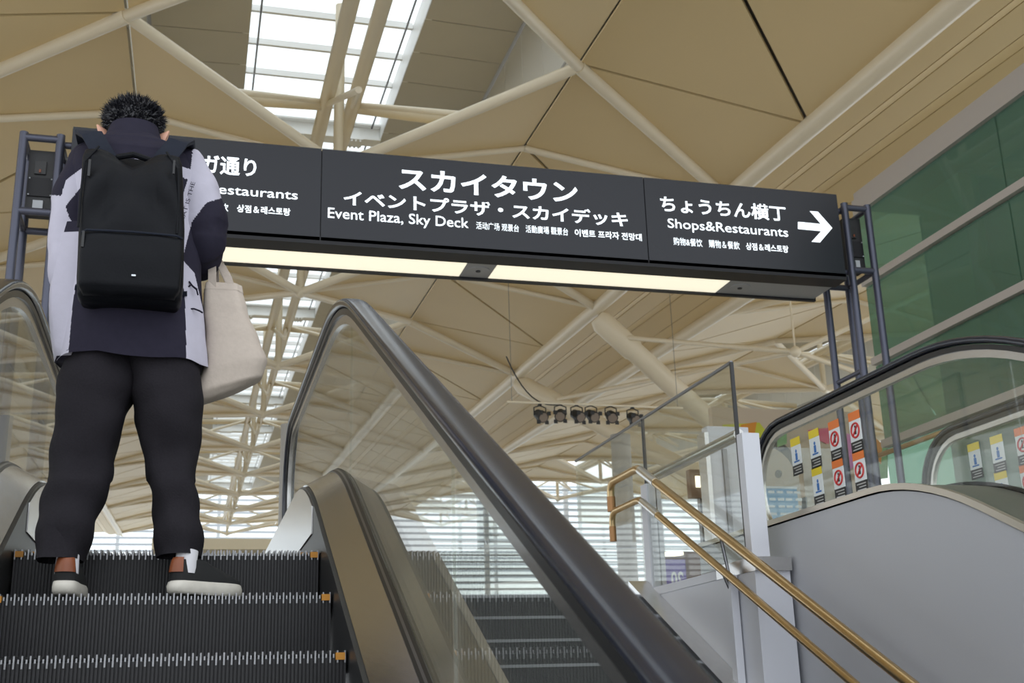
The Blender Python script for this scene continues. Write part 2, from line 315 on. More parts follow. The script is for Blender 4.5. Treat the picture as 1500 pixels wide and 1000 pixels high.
# ================================================================== ESCALATORS
def nose(Y): return -.284+.5*(Y-3.91)
YS = -3.2
def bpath(h, zl, yend, T=.42, n=8):
    """incline line nose+h meeting the horizontal z=zl, rounded"""
    yi = 3.91+2*(zl-h+.284); P = [(YS, nose(YS)+h)]
    for Y in [YS+(yi-T-YS)*i/10 for i in range(1, 10)]: P.append((Y, nose(Y)+h))
    for i in range(n+1):
        t = i/n; a = (yi-T, zl-T*.5); b = (yi, zl); c = (yi+T, zl)
        P.append(((1-t)**2*a[0]+2*t*(1-t)*b[0]+t*t*c[0], (1-t)**2*a[1]+2*t*(1-t)*b[1]+t*t*c[1]))
    for i in range(1, 5): P.append((yi+T+(yend-yi-T)*i/4, zl))
    return P
def zat(path, Y):
    for (a, b) in zip(path[:-1], path[1:]):
        if a[0] <= Y <= b[0]: return a[1]+(b[1]-a[1])*(Y-a[0])/(b[0]-a[0]+1e-9)
    return path[-1][1] if Y > path[-1][0] else nose(Y)+path[0][1]-nose(path[0][0])
def sweep(sec, yend, name, mats, parent, smooth=True):
    """sec: closed list of (X, h_incline, z_landing)"""
    paths = [bpath(h, zl, yend) for (_, h, zl) in sec]; rings = []
    for i in range(len(paths[0])): rings.append([Vector((sec[j][0], paths[j][i][0], paths[j][i][1])) for j in range(len(sec))])
    o = MB().loft(rings).obj(name, mats, parent); return auto_smooth(o, 30)
def sticker(parent, X, side, yc, z0, kind):
    """small warning sticker on the glass face X; side -1 faces -X"""
    t = .002*side; r = thing('warning_sticker', (X, yc, z0)); r.parent = parent; r.matrix_parent_inverse = Matrix.Translation(-parent.location)
    w2 = .062
    def bx(nm, y0, y1, za, zb, m, th=1.0):
        b = MB(); b.box(min(0, t*th), max(0, t*th), y0, y1, za, zb); o = link(nm, b.mesh(nm, m)); o.parent = r; return o
    bx('backing', -w2, w2, 0, .24, 'sticker_white'); bx('header', -w2, w2, .19, .24, 'orange' if kind == 'o' else 'yellow', 1.5); bx('caption', -w2, w2, 0, .065, 'sticker_black', 1.5)
    cpt = MB()
    for q in range(3): cpt.box(min(0, t*2), max(0, t*2), -.05, .045-.02*(q % 2), .012+q*.017, .018+q*.017)
    o = link('caption_text', cpt.mesh('caption_text', 'text_grey')); o.parent = r
    if kind == 'o':
        m = MB(); pts = [Vector((t*1.8, .042*math.cos(2*PI*i/24), .128+.042*math.sin(2*PI*i/24))) for i in range(25)]; m.path(pts, .006, 6); m.tube(pts[9], pts[21], .0055, 6)
        o = link('prohibition_ring', m.mesh('prohibition_ring', 'red')); o.parent = r
        m = MB(); m.box(min(0, t*1.6), max(0, t*1.6), -.008, .010, .105, .140); m.ball((t*1.2, .002, .150), (.001, .008, .009), 10, 6); o = link('pictogram', m.mesh('pictogram', 'sticker_black')); o.parent = r
    else:
        m = MB(); m.box(min(0, t*1.6), max(0, t*1.6), -.014, .012, .095, .14); m.ball((t*1.2, .0, .153), (.001, .011, .012), 10, 6); m.box(min(0, t*1.6), max(0, t*1.6), -.035, .035, .082, .092)
        o = link('pictogram', m.mesh('pictogram', 'blue')); o.parent = r
def escalator(cx, label, yend, outer, stickers, steps=True, oh=.075):
    """outer: (left X of outer deck, right X of outer deck)"""
    E = thing('escalator', (cx, 5.4, 0), label, 'escalator', 'parallel escalators')
    # steps --------------------------------------------------
    if steps:
        tr = MB()
        wdt = .505; npr = 48
        for i in range(npr*2+1):
            x = -wdt+i*wdt/npr; hh = .014 if i % 2 == 0 else .005
            tr.box(x-.0022, x+.0022, -.003 if i % 2 == 0 else .004, .398, -.02, hh)
        trm = tr.mesh('tread', 'step_rib'); rs = MB(); rs.box(-wdt, wdt, .010, .03, -.24, -.004); rs.box(-wdt, wdt, .03, .398, -.05, -.012)
        for i in range(npr*2+1):
            x = -wdt+i*wdt/npr; rs.box(x-.003, x+.003, .001, .012, -.24, -.006)
        rsm = rs.mesh('riser', 'step_dark'); ym = MB(); ym.box(wdt-.026, wdt, -.005, .02, -.012, .008); ymm = ym.mesh('yellow_marking', 'yellow_mark')
        Ys = [(3.91-.4*j, -.284-.2*j) for j in range(0, 17)] + [(4.31, -.100), (4.71, -.052), (5.11, -.034)]
        for (Y, z) in Ys:
            st = thing('step', (0, 0, 0)); st.parent = E; st.location = (0, Y-5.4, z-.014)
            for nm, me in (('tread', trm), ('riser', rsm), ('yellow_marking', ymm), ('yellow_marking', ymm)):
                o = bpy.data.objects.new(nm, me); C.objects.link(o); o.parent = st
            o.location.x = -2*wdt+.026
        cb = MB(); cb.box(cx-.51, cx+.51, 5.44, 5.64, -.06, -.004); cb.obj('comb_plate', 'steel_light', E)
    for s in (-1, 1):
        X = lambda d: cx+s*d
        # skirt + inner deck + gasket + outer deck
        sweep([(X(.515), -.30, -.25), (X(.515), .055, .290), (X(.535), .055, .290), (X(.535), -.30, -.25)], yend-.15, 'skirt_panel', 'skirt', E)
        skp = bpath(.045, .283, yend-.2); sys_ = [4.2+(yend-.2-4.2)*i/24 for i in range(25)]; xa_, xb_ = X(.509), X(.514)
        auto_smooth(MB().loft([[Vector((xa_, y, zat(skp, y))), Vector((xb_, y, zat(skp, y))), Vector((xb_, y, min(0, nose(y)-.04))), Vector((xa_, y, min(0, nose(y)-.04)))] for y in sys_ if zat(skp, y) > .10]).obj('landing_skirt', 'skirt_steel', E), 30)
        sweep([(X(.530), .060, .300), (X(.630), .140, .345), (X(.630), .10, .30), (X(.540), .02, .26)], yend-.15, 'inner_deck', 'steel', E)
        for q, (d0, d1, m) in enumerate(((.630, .638, 'black_trim'), (.638, .645, 'steel_dark'), (.645, .655, 'black_trim'))):
            sweep([(X(d0), .145+.004*q, .350+.004*q), (X(d1), .150+.004*q, .355+.004*q), (X(d1), .10, .30), (X(d0), .10, .30)], yend-.15, 'gasket', m, E)
        ox = outer[0] if s < 0 else outer[1]
        sweep([(X(.668), .135, .345), (ox, oh, .300), (ox, oh-.03, .27), (X(.668), .06, .28)], yend-.15, 'outer_deck', 'deck_steel', E)
        sweep([(ox-s*.001, oh-.025, .278), (ox+s*.008, oh-.025, .278), (ox+s*.008, oh+.008, .307), (ox-s*.02, oh+.008, .307)], yend-.15, 'edge_trim', 'trim_steel', E)
        pth = bpath(oh-.02, .28, yend-.15); poly = [(Y, z) for (Y, z) in pth]
        cl = MB(); lo = [Vector((ox, Y, z)) for Y, z in poly]; bo = [Vector((ox, Y, min(-.42, z-1.25))) for Y, z in poly]
        cl.loft([[a, b, b-Vector((s*.03, 0, 0)), a-Vector((s*.03, 0, 0))] for a, b in zip(lo, bo)]); auto_smooth(cl.obj('cladding', 'cladding', E), 20)
        # glass panels
        gx = X(.66); low = bpath(.14, .345, yend-.15); upp = bpath(.815, 1.0, yend-.4, T=.5); rN = .33; yc = yend-.40; zc = 1.0-rN
        cuts = [YS, -1.05, .85, 2.735, 4.616, yend]
        for a, b in zip(cuts[:-1], cuts[1:]):
            ys = sorted({a+.003, b-.003, *[p[0] for p in low if a+.01 < p[0] < b-.01], *[p[0] for p in upp if a+.01 < p[0] < b-.01]})
            if b == yend:
                ys = [y for y in ys if y <= yc]+[yc]; top = [(y, zat(upp, y)) for y in ys]
                top += [(yc+rN*math.sin(PI*i/12), zc+rN*math.cos(PI*i/12)) for i in range(1, 12) if zc+rN*math.cos(PI*i/12) > .36]
                bot = [(y, zat(low, y)) for y in ys]; bot += [(yc+rN*math.sin(PI*i/12), .345) for i in range(1, 12) if zc+rN*math.cos(PI*i/12) > .36]
            else: top = [(y, zat(upp, y)) for y in ys]; bot = [(y, zat(low, y)) for y in ys]
            m = MB(); m.loft([[Vector((gx-.005, p[0], p[1])), Vector((gx+.005, p[0], p[1])), Vector((gx+.005, q[0], q[1])), Vector((gx-.005, q[0], q[1]))] for p, q in zip(bot, top)])
            m.obj('glass_panel', 'glass', E)
        # handrail guide and rubber handrail follow the same curve round the newel
        def curve(h, zl, r0):
            P = [p for p in bpath(h, zl, yc, T=.5)]
            for i in range(1, 15):
                a = PI*i/14; P.append((yc+r0*math.sin(a), zl-r0+r0*math.cos(a)))
            P.append((yc-.35, zl-2*r0)); return P
        def rail(sec, h, zl, r0, nm, m):
            P = curve(h, zl, r0); rings = []
            for i, (Y, z) in enumerate(P):
                a = P[max(i-1, 0)]; b = P[min(i+1, len(P)-1)]; t = Vector((0, b[0]-a[0], b[1]-a[1])).normalized(); n = Vector((0, -t.z, t.y))
                rings.append([Vector((gx+u, Y, z))+n*v for u, v in sec])
            return auto_smooth(MB().loft(rings).obj(nm, m, E), 50)
        rail([(-.016, -.03), (.016, -.03), (.016, .022), (-.016, .022)], .835, 1.02, .36, 'glass_channel', 'steel')
        rail([(-.026, -.012), (.026, -.012), (.026, .014), (-.026, .014)], .857, 1.04, .378, 'handrail_guide', 'black_trim')
        hs = []
        for i in range(20):
            a = 2*PI*i/20; u = .0425*abs(math.cos(a))**.55*(1 if math.cos(a) >= 0 else -1); v = .019*abs(math.sin(a))**.7*(1 if math.sin(a) >= 0 else -1); hs.append((u, v))
        rail(hs, .897, 1.08, .418, 'handrail', 'rubber')
        for (yy, z0, kd) in stickers: sticker(E, gx-.0055, -1, yy, z0, kd)
    return E
ST = [(6.73, .69, 'y'), (6.49, .69, 'y'), (6.245, .69, 'o'), (6.01, .69, 'o'), (6.50, .455, 'y'), (6.25, .455, 'o'), (6.013, .455, 'o')]
escalator(-.06, 'dark stepped escalator with black handrails that the man rides', 7.65, (-1.0, .82), [])
e2 = escalator(4.39, 'escalator with grey cladding and warning stickers beyond the stair', 7.3, (3.19, 5.6), ST, oh=.20)
for (yy, z0, kd) in [(6.9, .70, 'o'), (7.05, .45, 'y'), (6.65, .72, 'y'), (6.4, .70, 'o'), (6.65, .46, 'o')]:
    pass

# ================================================================== STAIR, HANDRAIL, GUARD
st = thing('staircase', (1.9, 7.35, 0), 'wide dark carpeted staircase beside the escalator', kind='structure')
sb = MB(); sb.box(.84, 2.92, 0, .32, -.30, 0); sbm = sb.mesh('step', 'carpet'); nb = MB(); nb.box(.84, 2.92, -.006, .012, -.012, .004); nbm = nb.mesh('nosing', 'nosing')
for j in range(0, 30):
    o = bpy.data.objects.new('step', sbm); C.objects.link(o); o.parent = st; o.location = (-1.9, -.3*j, -.15*j)
    n = bpy.data.objects.new('nosing', nbm); C.objects.link(n); n.parent = o
def snose(Y): return .5*(Y-7.35)
sr = MB(); A = [(2.86, 7.55, .06), (2.96, 7.55, .06), (2.96, 7.55, -.25), (2.86, 7.55, -.25)]; d = Vector((0, -10, -5))
sr.prism([(2.82, 7.50, snose(7.50)+.03), (2.952, 7.50, snose(7.50)+.03), (2.952, 7.50, -.35), (2.82, 7.50, -.35)], d); sr.obj('stringer', 'steel_light', st)
gwall = MB(); gwall.box(2.955, 3.165, 5.92, 9.0, -5.9, -.0); o = gwall.obj('wall_stair', 'white_paint'); tag(o, 'grey stair side wall under the glass guard', kind='structure')
cap = MB(); cap.box(2.95, 3.17, 5.90, 6.4, .0, .075); cap.obj('cap', 'steel', o); cp2 = MB(); cp2.box(2.95, 3.06, 6.4, 9.0, .0, .05); cp2.obj('cap', 'white_paint', o)
lw = MB(); lw.prism([(2.956, 5.91, -5.8), (2.956, -3.2, -5.8), (2.956, -3.2, snose(-3.2)+.05), (2.956, 5.91, snose(5.91)+.05)], (.2, 0, 0)); tag(lw.obj('wall_stair_lower', 'cladding'), 'grey stair side wall below the pedestal', kind='structure')
gg = thing('glass_guard', (2.97, 7.45, 0), 'frameless glass guard with square posts along the stair head', 'glass guard')
GY = [6.02, 7.45, 8.94]
for a, b in zip(GY[:-1], GY[1:]):
    MB().box(2.965, 2.979, a+.006, b-.006, .06, 1.195).obj('glass_panel', 'glass', gg)
    auto_smooth(MB().tube((2.972, a, 1.2), (2.972, b, 1.2), .011, 8).obj('top_rail', 'steel_dark', gg))
for Y in GY[:2]: MB().box(2.962, 2.982, Y-.008, Y+.008, .06, 1.2).obj('joint_strip', 'black_trim', gg)
pp = MB(); pp.box(2.955, 3.06, 5.93, 6.0, .076, .765); pp.obj('post', 'white_paint', gg)
pp = MB(); pp.box(2.955, 3.02, 7.42, 7.52, .05, .745); pp.box(3.03, 3.06, 7.42, 7.52, .05, .745); pp.obj('post', 'white_paint', gg)
auto_smooth(MB().tube((3.12, 6.3, .84), (3.12, 7.75, .84), .035, 12).obj('guard_rail', 'steel', gg))
hr = thing('stair_handrail', (2.88, 6, -.5), 'double brass stair handrail with hooked ends', 'handrail')
def srail(h, r):
    X = 2.88; y1 = 7.36; pts = [(X, -3, snose(-3)+h)]
    pts += [(X, Y, snose(Y)+h) for Y in (2, 5, y1-.06)]+[(X, y1, snose(y1)+h-.004), (X, y1+.06, snose(y1)+h), (X, y1+.48, snose(y1)+h), (X, y1+.53, snose(y1)+h-.02), (X, y1+.55, snose(y1)+h-.06), (X, y1+.55, snose(y1)+h-.20)]
    auto_smooth(MB().path(pts, r, 14).obj('rail', 'brass', hr), 60)
    auto_smooth(MB().tube((X, y1+.55, snose(y1)+h-.10), (X, y1+.55, snose(y1)+h-.205), r*1.12, 14).obj('end_sleeve', 'brass_dark', hr))
    auto_smooth(MB().tube((X, y1-.30, snose(y1-.30)+h), (X, y1-.04, snose(y1-.04)+h), r*1.1, 14).obj('sleeve', 'steel_light', hr))
srail(.83, .027); srail(.62, .022)
for Y in (6.15, 4.45, 2.7, .9):
    MB().box(2.90, 2.945, Y-.03, Y+.03, snose(Y)-.6, snose(Y)+.60).obj('post', 'white_paint', hr)
    MB().tube((2.92, Y, snose(Y)+.55), (2.88, Y, snose(Y)+.80), .01, 8).obj('bracket', 'steel_dark', hr); MB().tube((2.92, Y, snose(Y)+.5), (2.88, Y, snose(Y)+.60), .01, 8).obj('bracket', 'steel_dark', hr)

# ================================================================== OVERHEAD SIGN
sg = thing('overhead_sign', (2.3, 9.3, 0), 'long black overhead direction sign with white lettering', 'sign')
X0, X1, ZB, ZT = -1.045, 5.665, 2.955, 3.79; J = [X0, .903, 3.743, X1]
MB().box(X0, X1, 9.02, 9.60, ZB+.03, ZT-.01).obj('housing', 'sign_frame', sg)
for a, b in zip(J[:-1], J[1:]): MB().box(a+.004, b-.004, 9.0, 9.03, ZB+.02, ZT).obj('face_panel', 'sign_black', sg)
MB().box(X0, X1, 9.0, 9.21, ZB-.01, ZB+.05).obj('lower_lip', 'sign_frame', sg); MB().box(X0, X1, 9.57, 9.61, ZB-.02, ZB+.05).obj('rear_lip', 'sign_frame', sg)
ux = [X0+.02, atZ(684, 386, ZB).x, atZ(727, 390, ZB).x, atZ(1066, 414, ZB).x, X1-.02]
for i, m in enumerate(('diffuser', 'grey_plastic', 'diffuser', 'grey_plastic')):
    MB().box(ux[i], ux[i+1], 9.21, 9.57, ZB+.0, ZB+.03).obj('light_diffuser' if m == 'diffuser' else 'soffit_plate', m, sg)
    if m == 'grey_plastic':
        cxp = (ux[i]+min(ux[i+1], ux[i]+.33))/2
        auto_smooth(MB().disc((cxp, 9.39, ZB-.004), (0, 0, 1), .10, .008, 24).obj('sensor_plate', 'grey_plastic', sg))
        MB().disc((cxp, 9.39, ZB-.010), (0, 0, 1), .022, .01, 12).obj('sensor_eye', 'dark_plastic', sg)
def sp(x, y): p = atY(x, y, 9.0); p.y = 8.999; return p
def line(body, l, r, htop, bold=.014):
    """l, r: pixel of lower-left and lower-right; htop: pixel top above the left end"""
    a = sp(*l); b = sp(*r); h = (sp(l[0], htop)-a).z; z = (a.z+b.z)/2; a.z = b.z = z; text_obj('lettering', body, a, b, h, 'letter', sg, bold)
line('スカイタウン', (584, 280), (846.5, 296), 247, .024); line('イベントプラザ・スカイデッキ', (503, 302), (920, 332), 279, .022)
line('Event Plaza, Sky Deck', (480, 325), (686.5, 338), 305, .004); line('活动广场 观景台', (697.5, 336), (760, 340), 325, .002)
line('活動廣場 觀景台', (770, 341), (832, 345), 330, .002); line('이벤트 프라자 전망대', (842, 347), (940, 352.5), 336.3, .016)
line('ちょうちん横丁', (968, 311), (1152, 324), 287.5, .018); line('Shops&Restaurants', (978.5, 338), (1155, 351.5), 320, .004)
line('购物&餐饮', (986.7, 359), (1029, 362), 347.6, .002); line('購物＆餐飲', (1038.5, 362.5), (1083.5, 366), 351, .002); line('상점＆레스토랑', (1092.7, 366), (1155, 370.5), 355.5, .016)
wr = sp(1155, 340).x-sp(978.5, 340).x
def line2(body, xr, yr, width, top, bold):
    b = sp(xr, yr); a = b.copy(); a.x -= width; h = sp(xr, top).z-b.z; text_obj('lettering', body, a, b, h, 'letter', sg, bold)
line2('レンガ通り', 374.8, 260, sp(374.8, 250).x-sp(237, 250).x, 233, .02); line2('Shops&Restaurants', 435.8, 297, wr, 279.5, .004)
line2('상점＆레스토랑', 425, 316.5, sp(425, 310).x-sp(346.7, 310).x, 305.5, .016); line2('購物＆餐飲', 334.3, 310, sp(1083.5, 360).x-sp(1038.5, 360).x+.06, 298.7, .002)
aw = MB(); AP = [(1168.8, 322.6), (1207, 326.3), (1186, 308.8), (1198, 309.5), (1219, 333.8), (1201, 355), (1188.6, 354.2), (1207, 338), (1168.8, 333.6)]
AP = [(1168.8, 324.8), (1202.5, 328), (1186, 309), (1198, 310), (1219, 333.9), (1201, 355), (1188.8, 354), (1203, 338.5), (1168.8, 335.3)]
q = [sp(*p) for p in AP]
aw.v = [tuple(p) for p in q]; aw.face((0, 1, 4, 7, 8)); aw.face((1, 2, 3, 4)); aw.face((7, 4, 5, 6)); aw.obj('arrow', 'letter', sg)
def post_frame(xa, xb, rear, flip):
    for (X, Y) in ((xa, 9.2), (xb, 9.2), (xa, rear), (xb, rear)):
        auto_smooth(MB().tube((X, Y, 0), (X, Y, 3.80), .034, 14).obj('post', 'post_blue', sg))
    for z in (3.76, 3.13):
        for Y in (9.2, rear): auto_smooth(MB().tube((xa, Y, z), (xb, Y, z), .03, 12).obj('cross_bar', 'post_blue', sg))
        for X in (xa, xb): auto_smooth(MB().tube((X, 9.2, z), (X, rear, z), .026, 12).obj('cross_bar', 'post_blue', sg))
    auto_smooth(MB().tube((xa, 9.2, 2.16), (xa, rear, 2.16), .022, 10).obj('cross_bar', 'post_blue', sg))
    xin = max(xa, xb) if flip else min(xa, xb); xe = X0 if flip else X1
    for z in (3.74, 3.12): auto_smooth(MB().tube((xin, 9.25, z), (xe, 9.25, z), .028, 12).obj('bracket', 'post_blue', sg))
    bxm = MB(); xm0, xm1 = min(xa, xb)+.04, max(xa, xb)-.03; bxm.box(xm0, xm1, 9.3, 9.45, 3.17, 3.70); cb = bxm.obj('control_box', 'dark_plastic', sg)
    MB().box(xm0+.01, xm1-.01, 9.285, 9.3, 3.30, 3.46).obj('cover', 'sign_frame', cb); MB().box(xm0+.06, xm1-.07, 9.275, 9.30, 3.18, 3.26).obj('rating_plate', 'label_grey', cb)
    MB().box(xm0+.05, xm1-.07, 9.28, 9.3, 3.49, 3.60).obj('socket', 'black_trim', cb); MB().box(xm0+.085, xm1-.105, 9.272, 9.29, 3.50, 3.525).obj('socket_cap', 'leather', cb)
    for (u, v) in ((.02, 3.31), (.02, 3.45), (xm1-xm0-.02, 3.31), (xm1-xm0-.02, 3.45)): MB().disc((xm0+u, 9.283, v), (0, 1, 0), .006, .006, 8).obj('screw', 'label_grey', cb)
post_frame(-1.425, -1.15, 9.62, True); post_frame(5.855, 6.10, 9.68, False)

# ================================================================== CONCOURSE THINGS
def column(x0, x1, ytop, Y, label):
    a = atY(x0, ytop, Y); b = atY(x1, ytop, Y); r = (b.x-a.x)/2; cx = (a.x+b.x)/2; t = thing('air_column', (cx, Y, 0), label, 'column')
    auto_smooth(MB().tube((cx, Y, 0), (cx, Y, a.z), r, 28).obj('shaft', 'column', t)); auto_smooth(MB().tube((cx, Y, a.z-.02), (cx, Y, a.z+.015), r*1.03, 28).obj('cap', 'column', t))
    auto_smooth(MB().tube((cx, Y, 1.9), (cx, Y, 1.92), r*1.01, 28).obj('seam', 'steel_dark', t))
column(411.5, 432, 623, 20, 'slim grey round column beside the escalator newel'); column(895, 922, 638, 20, 'grey round column behind the glass guard')
# beige kiosk canopy
kc = thing('kiosk_canopy', (1.3, 30.4, 0), 'flat beige canopy seen over the top step', 'canopy')
a = atY(222, 803, 30); b = atY(520, 789, 30); MB().box(a.x, b.x, 30, 31.2, 3.14, 3.40).obj('fascia', 'cream', kc)
for X in (a.x+.2, b.x-.2): auto_smooth(MB().tube((X, 30.6, 0), (X, 30.6, 3.14), .06, 12).obj('post', 'cream', kc))
# lighting bar with six spotlights
lb = thing('lighting_bar', (7, 20, 4.5), 'thin pale bar that carries the black spotlights', 'lighting bar')
p0 = atY(742, 590, 20); p1 = atY(1000, 596, 20); zb = (p0.z+p1.z)/2
auto_smooth(MB().tube((p0.x, 20, zb), (p1.x, 20, zb), .022, 10).obj('bar', 'tube', lb))
for X in (p0.x+.1, p1.x-.1): MB().tube((X, 20, zb), (X, 20, 8.2), .0045, 6).obj('hanger_wire', 'steel_dark', lb)
pts = []
for i in range(13):
    t = i/12; pts.append((p0.x+.02+t*1.1, 20.0, zb+.85*(1-t)**3-.06*math.sin(PI*t)))
MB().path(pts, .012, 6).obj('cable', 'spot_black', lb)
tilt = [(.35, .2), (.2, -.3), (.3, .25), (.35, .2), (.1, -.1), (.2, .1)]
for i, (px, py) in enumerate(((791, 608), (821, 607), (845, 608), (866, 608), (895, 609), (927, 612))):
    c = atY(px, py, 20); s = thing('stage_spotlight', (c.x, 20, c.z), 'small black theatre spotlight hanging from the lighting bar', 'spotlight', 'black spotlights on the bar')
    d = Vector((tilt[i][1], -.8, -.45)).normalized(); cc = Vector((c.x, 20, c.z))
    auto_smooth(MB().path([cc-d*.15, cc-d*.10, cc+d*.02, cc+d*.02, cc+d*.14], [.05, .085, .09, .105, .105], 14).obj('can', 'spot_black', s))
    MB().disc(cc+d*.142, d, .085, .01, 16).obj('lens', 'spot_lens', s)
    for sx in (-1, 1): MB().path([cc+Vector((sx*.11, 0, 0)), cc+Vector((sx*.11, 0, .14)), cc+Vector((0, 0, .18))], .012, 6).obj('yoke', 'spot_black', s)
    MB().box(c.x-.03, c.x+.03, 19.97, 20.03, c.z+.17, zb-.021).obj('clamp', 'spot_black', s)
    for k in range(4):
        a = PI/4+k*PI/2; sd = d.cross(Vector((0, 0, 1))).normalized(); su = sd.cross(d); o_ = cc+d*.15+(sd*math.cos(a)+su*math.sin(a))*.12
        MB().box(o_.x-.035, o_.x+.035, o_.y-.006, o_.y+.006, o_.z-.035, o_.z+.035).obj('barn_door', 'spot_black', s)
# printed hoarding (abstract shapes), posters, kiosk panel
mu = thing('printed_hoarding', (7.0, 13, 0), 'colourful printed hoarding with beige disc and yellow shapes', 'hoarding')
MB().box(6.1, 8.3, 13.0, 13.1, .0, 2.75).obj('board', 'mural_beige', mu)
def flat(nm, px, Y, m, th=.01):
    b = MB(); b.prism([Vector((p.x, Y, p.z)) for p in [atY(x, y, Y) for x, y in px]], (0, -th, 0)); return b.obj(nm, m, mu)
flat('printed_shape', [(1075+62*math.cos(a)+45, 735+95*math.sin(a)) for a in [2*PI*i/28 for i in range(28)]], 12.992, 'mural_black'); flat('printed_shape', [(1120+54*math.cos(a), 738+84*math.sin(a)) for a in [2*PI*i/28 for i in range(28)]], 12.985, 'mural_beige')
flat('printed_shape', [(1058, 622), (1112, 619), (1128, 640), (1112, 668), (1070, 700)], 12.998, 'mural_yellow'); flat('printed_shape', [(1085, 622), (1108, 618), (1104, 642), (1083, 640)], 12.99, 'mural_orange'); flat('printed_shape', [(1138, 630), (1152, 626), (1152, 650), (1138, 655)], 12.99, 'mural_green')
flat('printed_shape', [(1183, 630), (1216, 626), (1214, 652), (1190, 640)], 12.99, 'mural_pink'); flat('printed_shape', [(1160, 650), (1235, 650), (1245, 720), (1165, 730)], 12.988, 'mural_beige')
flat('printed_shape', [(1240, 635), (1262, 640), (1262, 670), (1243, 690)], 12.98, 'mural_magenta'); flat('printed_shape', [(1280, 640), (1292, 650), (1290, 680), (1282, 668)], 12.98, 'mural_orange'); flat('printed_shape', [(1262, 660), (1300, 655), (1300, 700), (1264, 705)], 12.985, 'mural_green')
flat('printed_shape', [(1140+5*math.cos(a), 694+6*math.sin(a)) for a in [2*PI*i/14 for i in range(14)]], 12.975, 'mural_black')
flat('printed_shape', [(1127, 648), (1131, 640), (1134, 655), (1128, 662)], 12.975, 'mural_black')
bs = thing('notice_board', (5.9, 11, 0), 'blue printed notice board with white lines on a stand', 'notice board')
a = atY(1119, 712, 11); b = atY(1172, 765, 11); MB().box(a.x, b.x, 11, 11.03, b.z, a.z).obj('board', 'poster_blue', bs); MB().box((a.x+b.x)/2-.03, (a.x+b.x)/2+.03, 11.03, 11.06, 0, a.z-.05).obj('stand', 'grey_plastic', bs)
for i in range(5):
    m = MB()
    for k in range(4): u = a.x+.03+k*.1+random.random()*.03; m.box(u, u+.07, 10.992, 11, a.z-.07-i*.075, a.z-.045-i*.075)
    m.obj('printed_line', 'poster_white', bs)
MB().box(a.x, b.x, 10.99, 11, a.z-.02, a.z).obj('border', 'poster_white', bs)
kp = thing('display_stand', (4.55, 9.5, 0), 'tall pale grey panel stand behind the guard glass', 'panel')
MB().box(4.40, 4.80, 9.5, 9.62, 0, 1.66).obj('board', 'white_paint', kp); MB().box(4.52, 4.56, 9.47, 9.5, .2, 1.45).obj('groove', 'steel_dark', kp); MB().box(4.36, 4.40, 9.48, 9.64, 0, 1.60).obj('edge', 'steel', kp)
mo = thing('monitor', (4.25, 9.8, 0), 'small dark wall monitor with a pale lit square', 'monitor')
a = atY(1010, 692, 9.8); b = atY(1036, 722, 9.8); MB().box(a.x, b.x+.06, 9.8, 9.88, b.z-.04, a.z+.03).obj('case', 'shop_brown', mo); MB().box(a.x+.05, b.x, 9.79, 9.8, b.z+.05, a.z-.03).obj('screen', 'lamp_glow', mo); MB().box(a.x+.1, a.x+.16, 9.84, 9.9, 0, b.z).obj('stand', 'steel_dark', mo)
pu = thing('poster_stand', (5.5, 13.5, 0), 'purple poster with large white numerals on a dark stand', 'poster stand')
a = atY(973, 819, 13.4); b = atY(1006, 853, 13.4); MB().box(a.x, b.x, 13.4, 13.43, b.z-.1, a.z).obj('poster', 'poster_purple', pu); MB().box(a.x, b.x+.45, 13.44, 13.6, 0, a.z+.1).obj('stand', 'shop_brown', pu)
text_obj('numerals', '20', Vector((a.x+.07, 13.399, b.z-.04)), Vector((b.x-.04, 13.399, b.z-.04)), .17, 'poster_white', pu, .03, mirror=True)
pl = thing('pendant_lamp', (5.5, 13.2, 1.0), 'flat pale glowing lamp above the purple poster', 'lamp')
c = atY(985, 811, 13.0); auto_smooth(MB().disc(c, (0, 0, 1), .13, .03, 20).obj('shade', 'lamp_glow', pl)); MB().tube(c, c+Vector((0, .3, .0)), .012, 8).obj('arm', 'steel_dark', pl); MB().tube((c.x, c.y+.3, 0), (c.x, c.y+.3, c.z), .015, 8).obj('stem', 'steel_dark', pl)
for k, X in enumerate((4.05, 4.35)):
    t = thing('acrylic_barrier', (X, 7.55, 0), 'clear upright acrylic barrier plate by the escalator end', 'barrier', 'clear barrier plates'); m = MB(); m.box(X-.13, X+.13, 7.55, 7.56, .02, 1.05); m.obj('plate', 'acrylic', t)
    MB().box(X-.14, X+.14, 7.5, 7.62, 0, .02).obj('foot', 'steel', t)

# ================================================================== PERSON
def ellipse(c, rx, ry, n, ax=None, p=2.0, ph=0):
    """ring round centre c; ax=(u,v) basis vectors"""
    u, v = ax or (Vector((1, 0, 0)), Vector((0, 1, 0))); out = []
    for i in range(n):
        a = 2*PI*i/n+ph; ca, sa = math.cos(a), math.sin(a); e = 2.0/p
        out.append(Vector(c)+u*(rx*abs(ca)**e*(1 if ca >= 0 else -1))+v*(ry*abs(sa)**e*(1 if sa >= 0 else -1)))
    return out
def interp(keys, t):
    for (a, b) in zip(keys[:-1], keys[1:]):
        if a[0] <= t <= b[0]:
            s = (t-a[0])/(b[0]-a[0]); s = s*s*(3-2*s)*.5+s*.5; return [x+(y-x)*s for x, y in zip(a[1:], b[1:])]
    return list(keys[-1][1:]) if t > keys[-1][0] else list(keys[0][1:])
GZ = -.284
man = thing('person', (-.22, 4.1, GZ), 'person seen from behind in navy and pale grey shirt, head bowed', 'person')
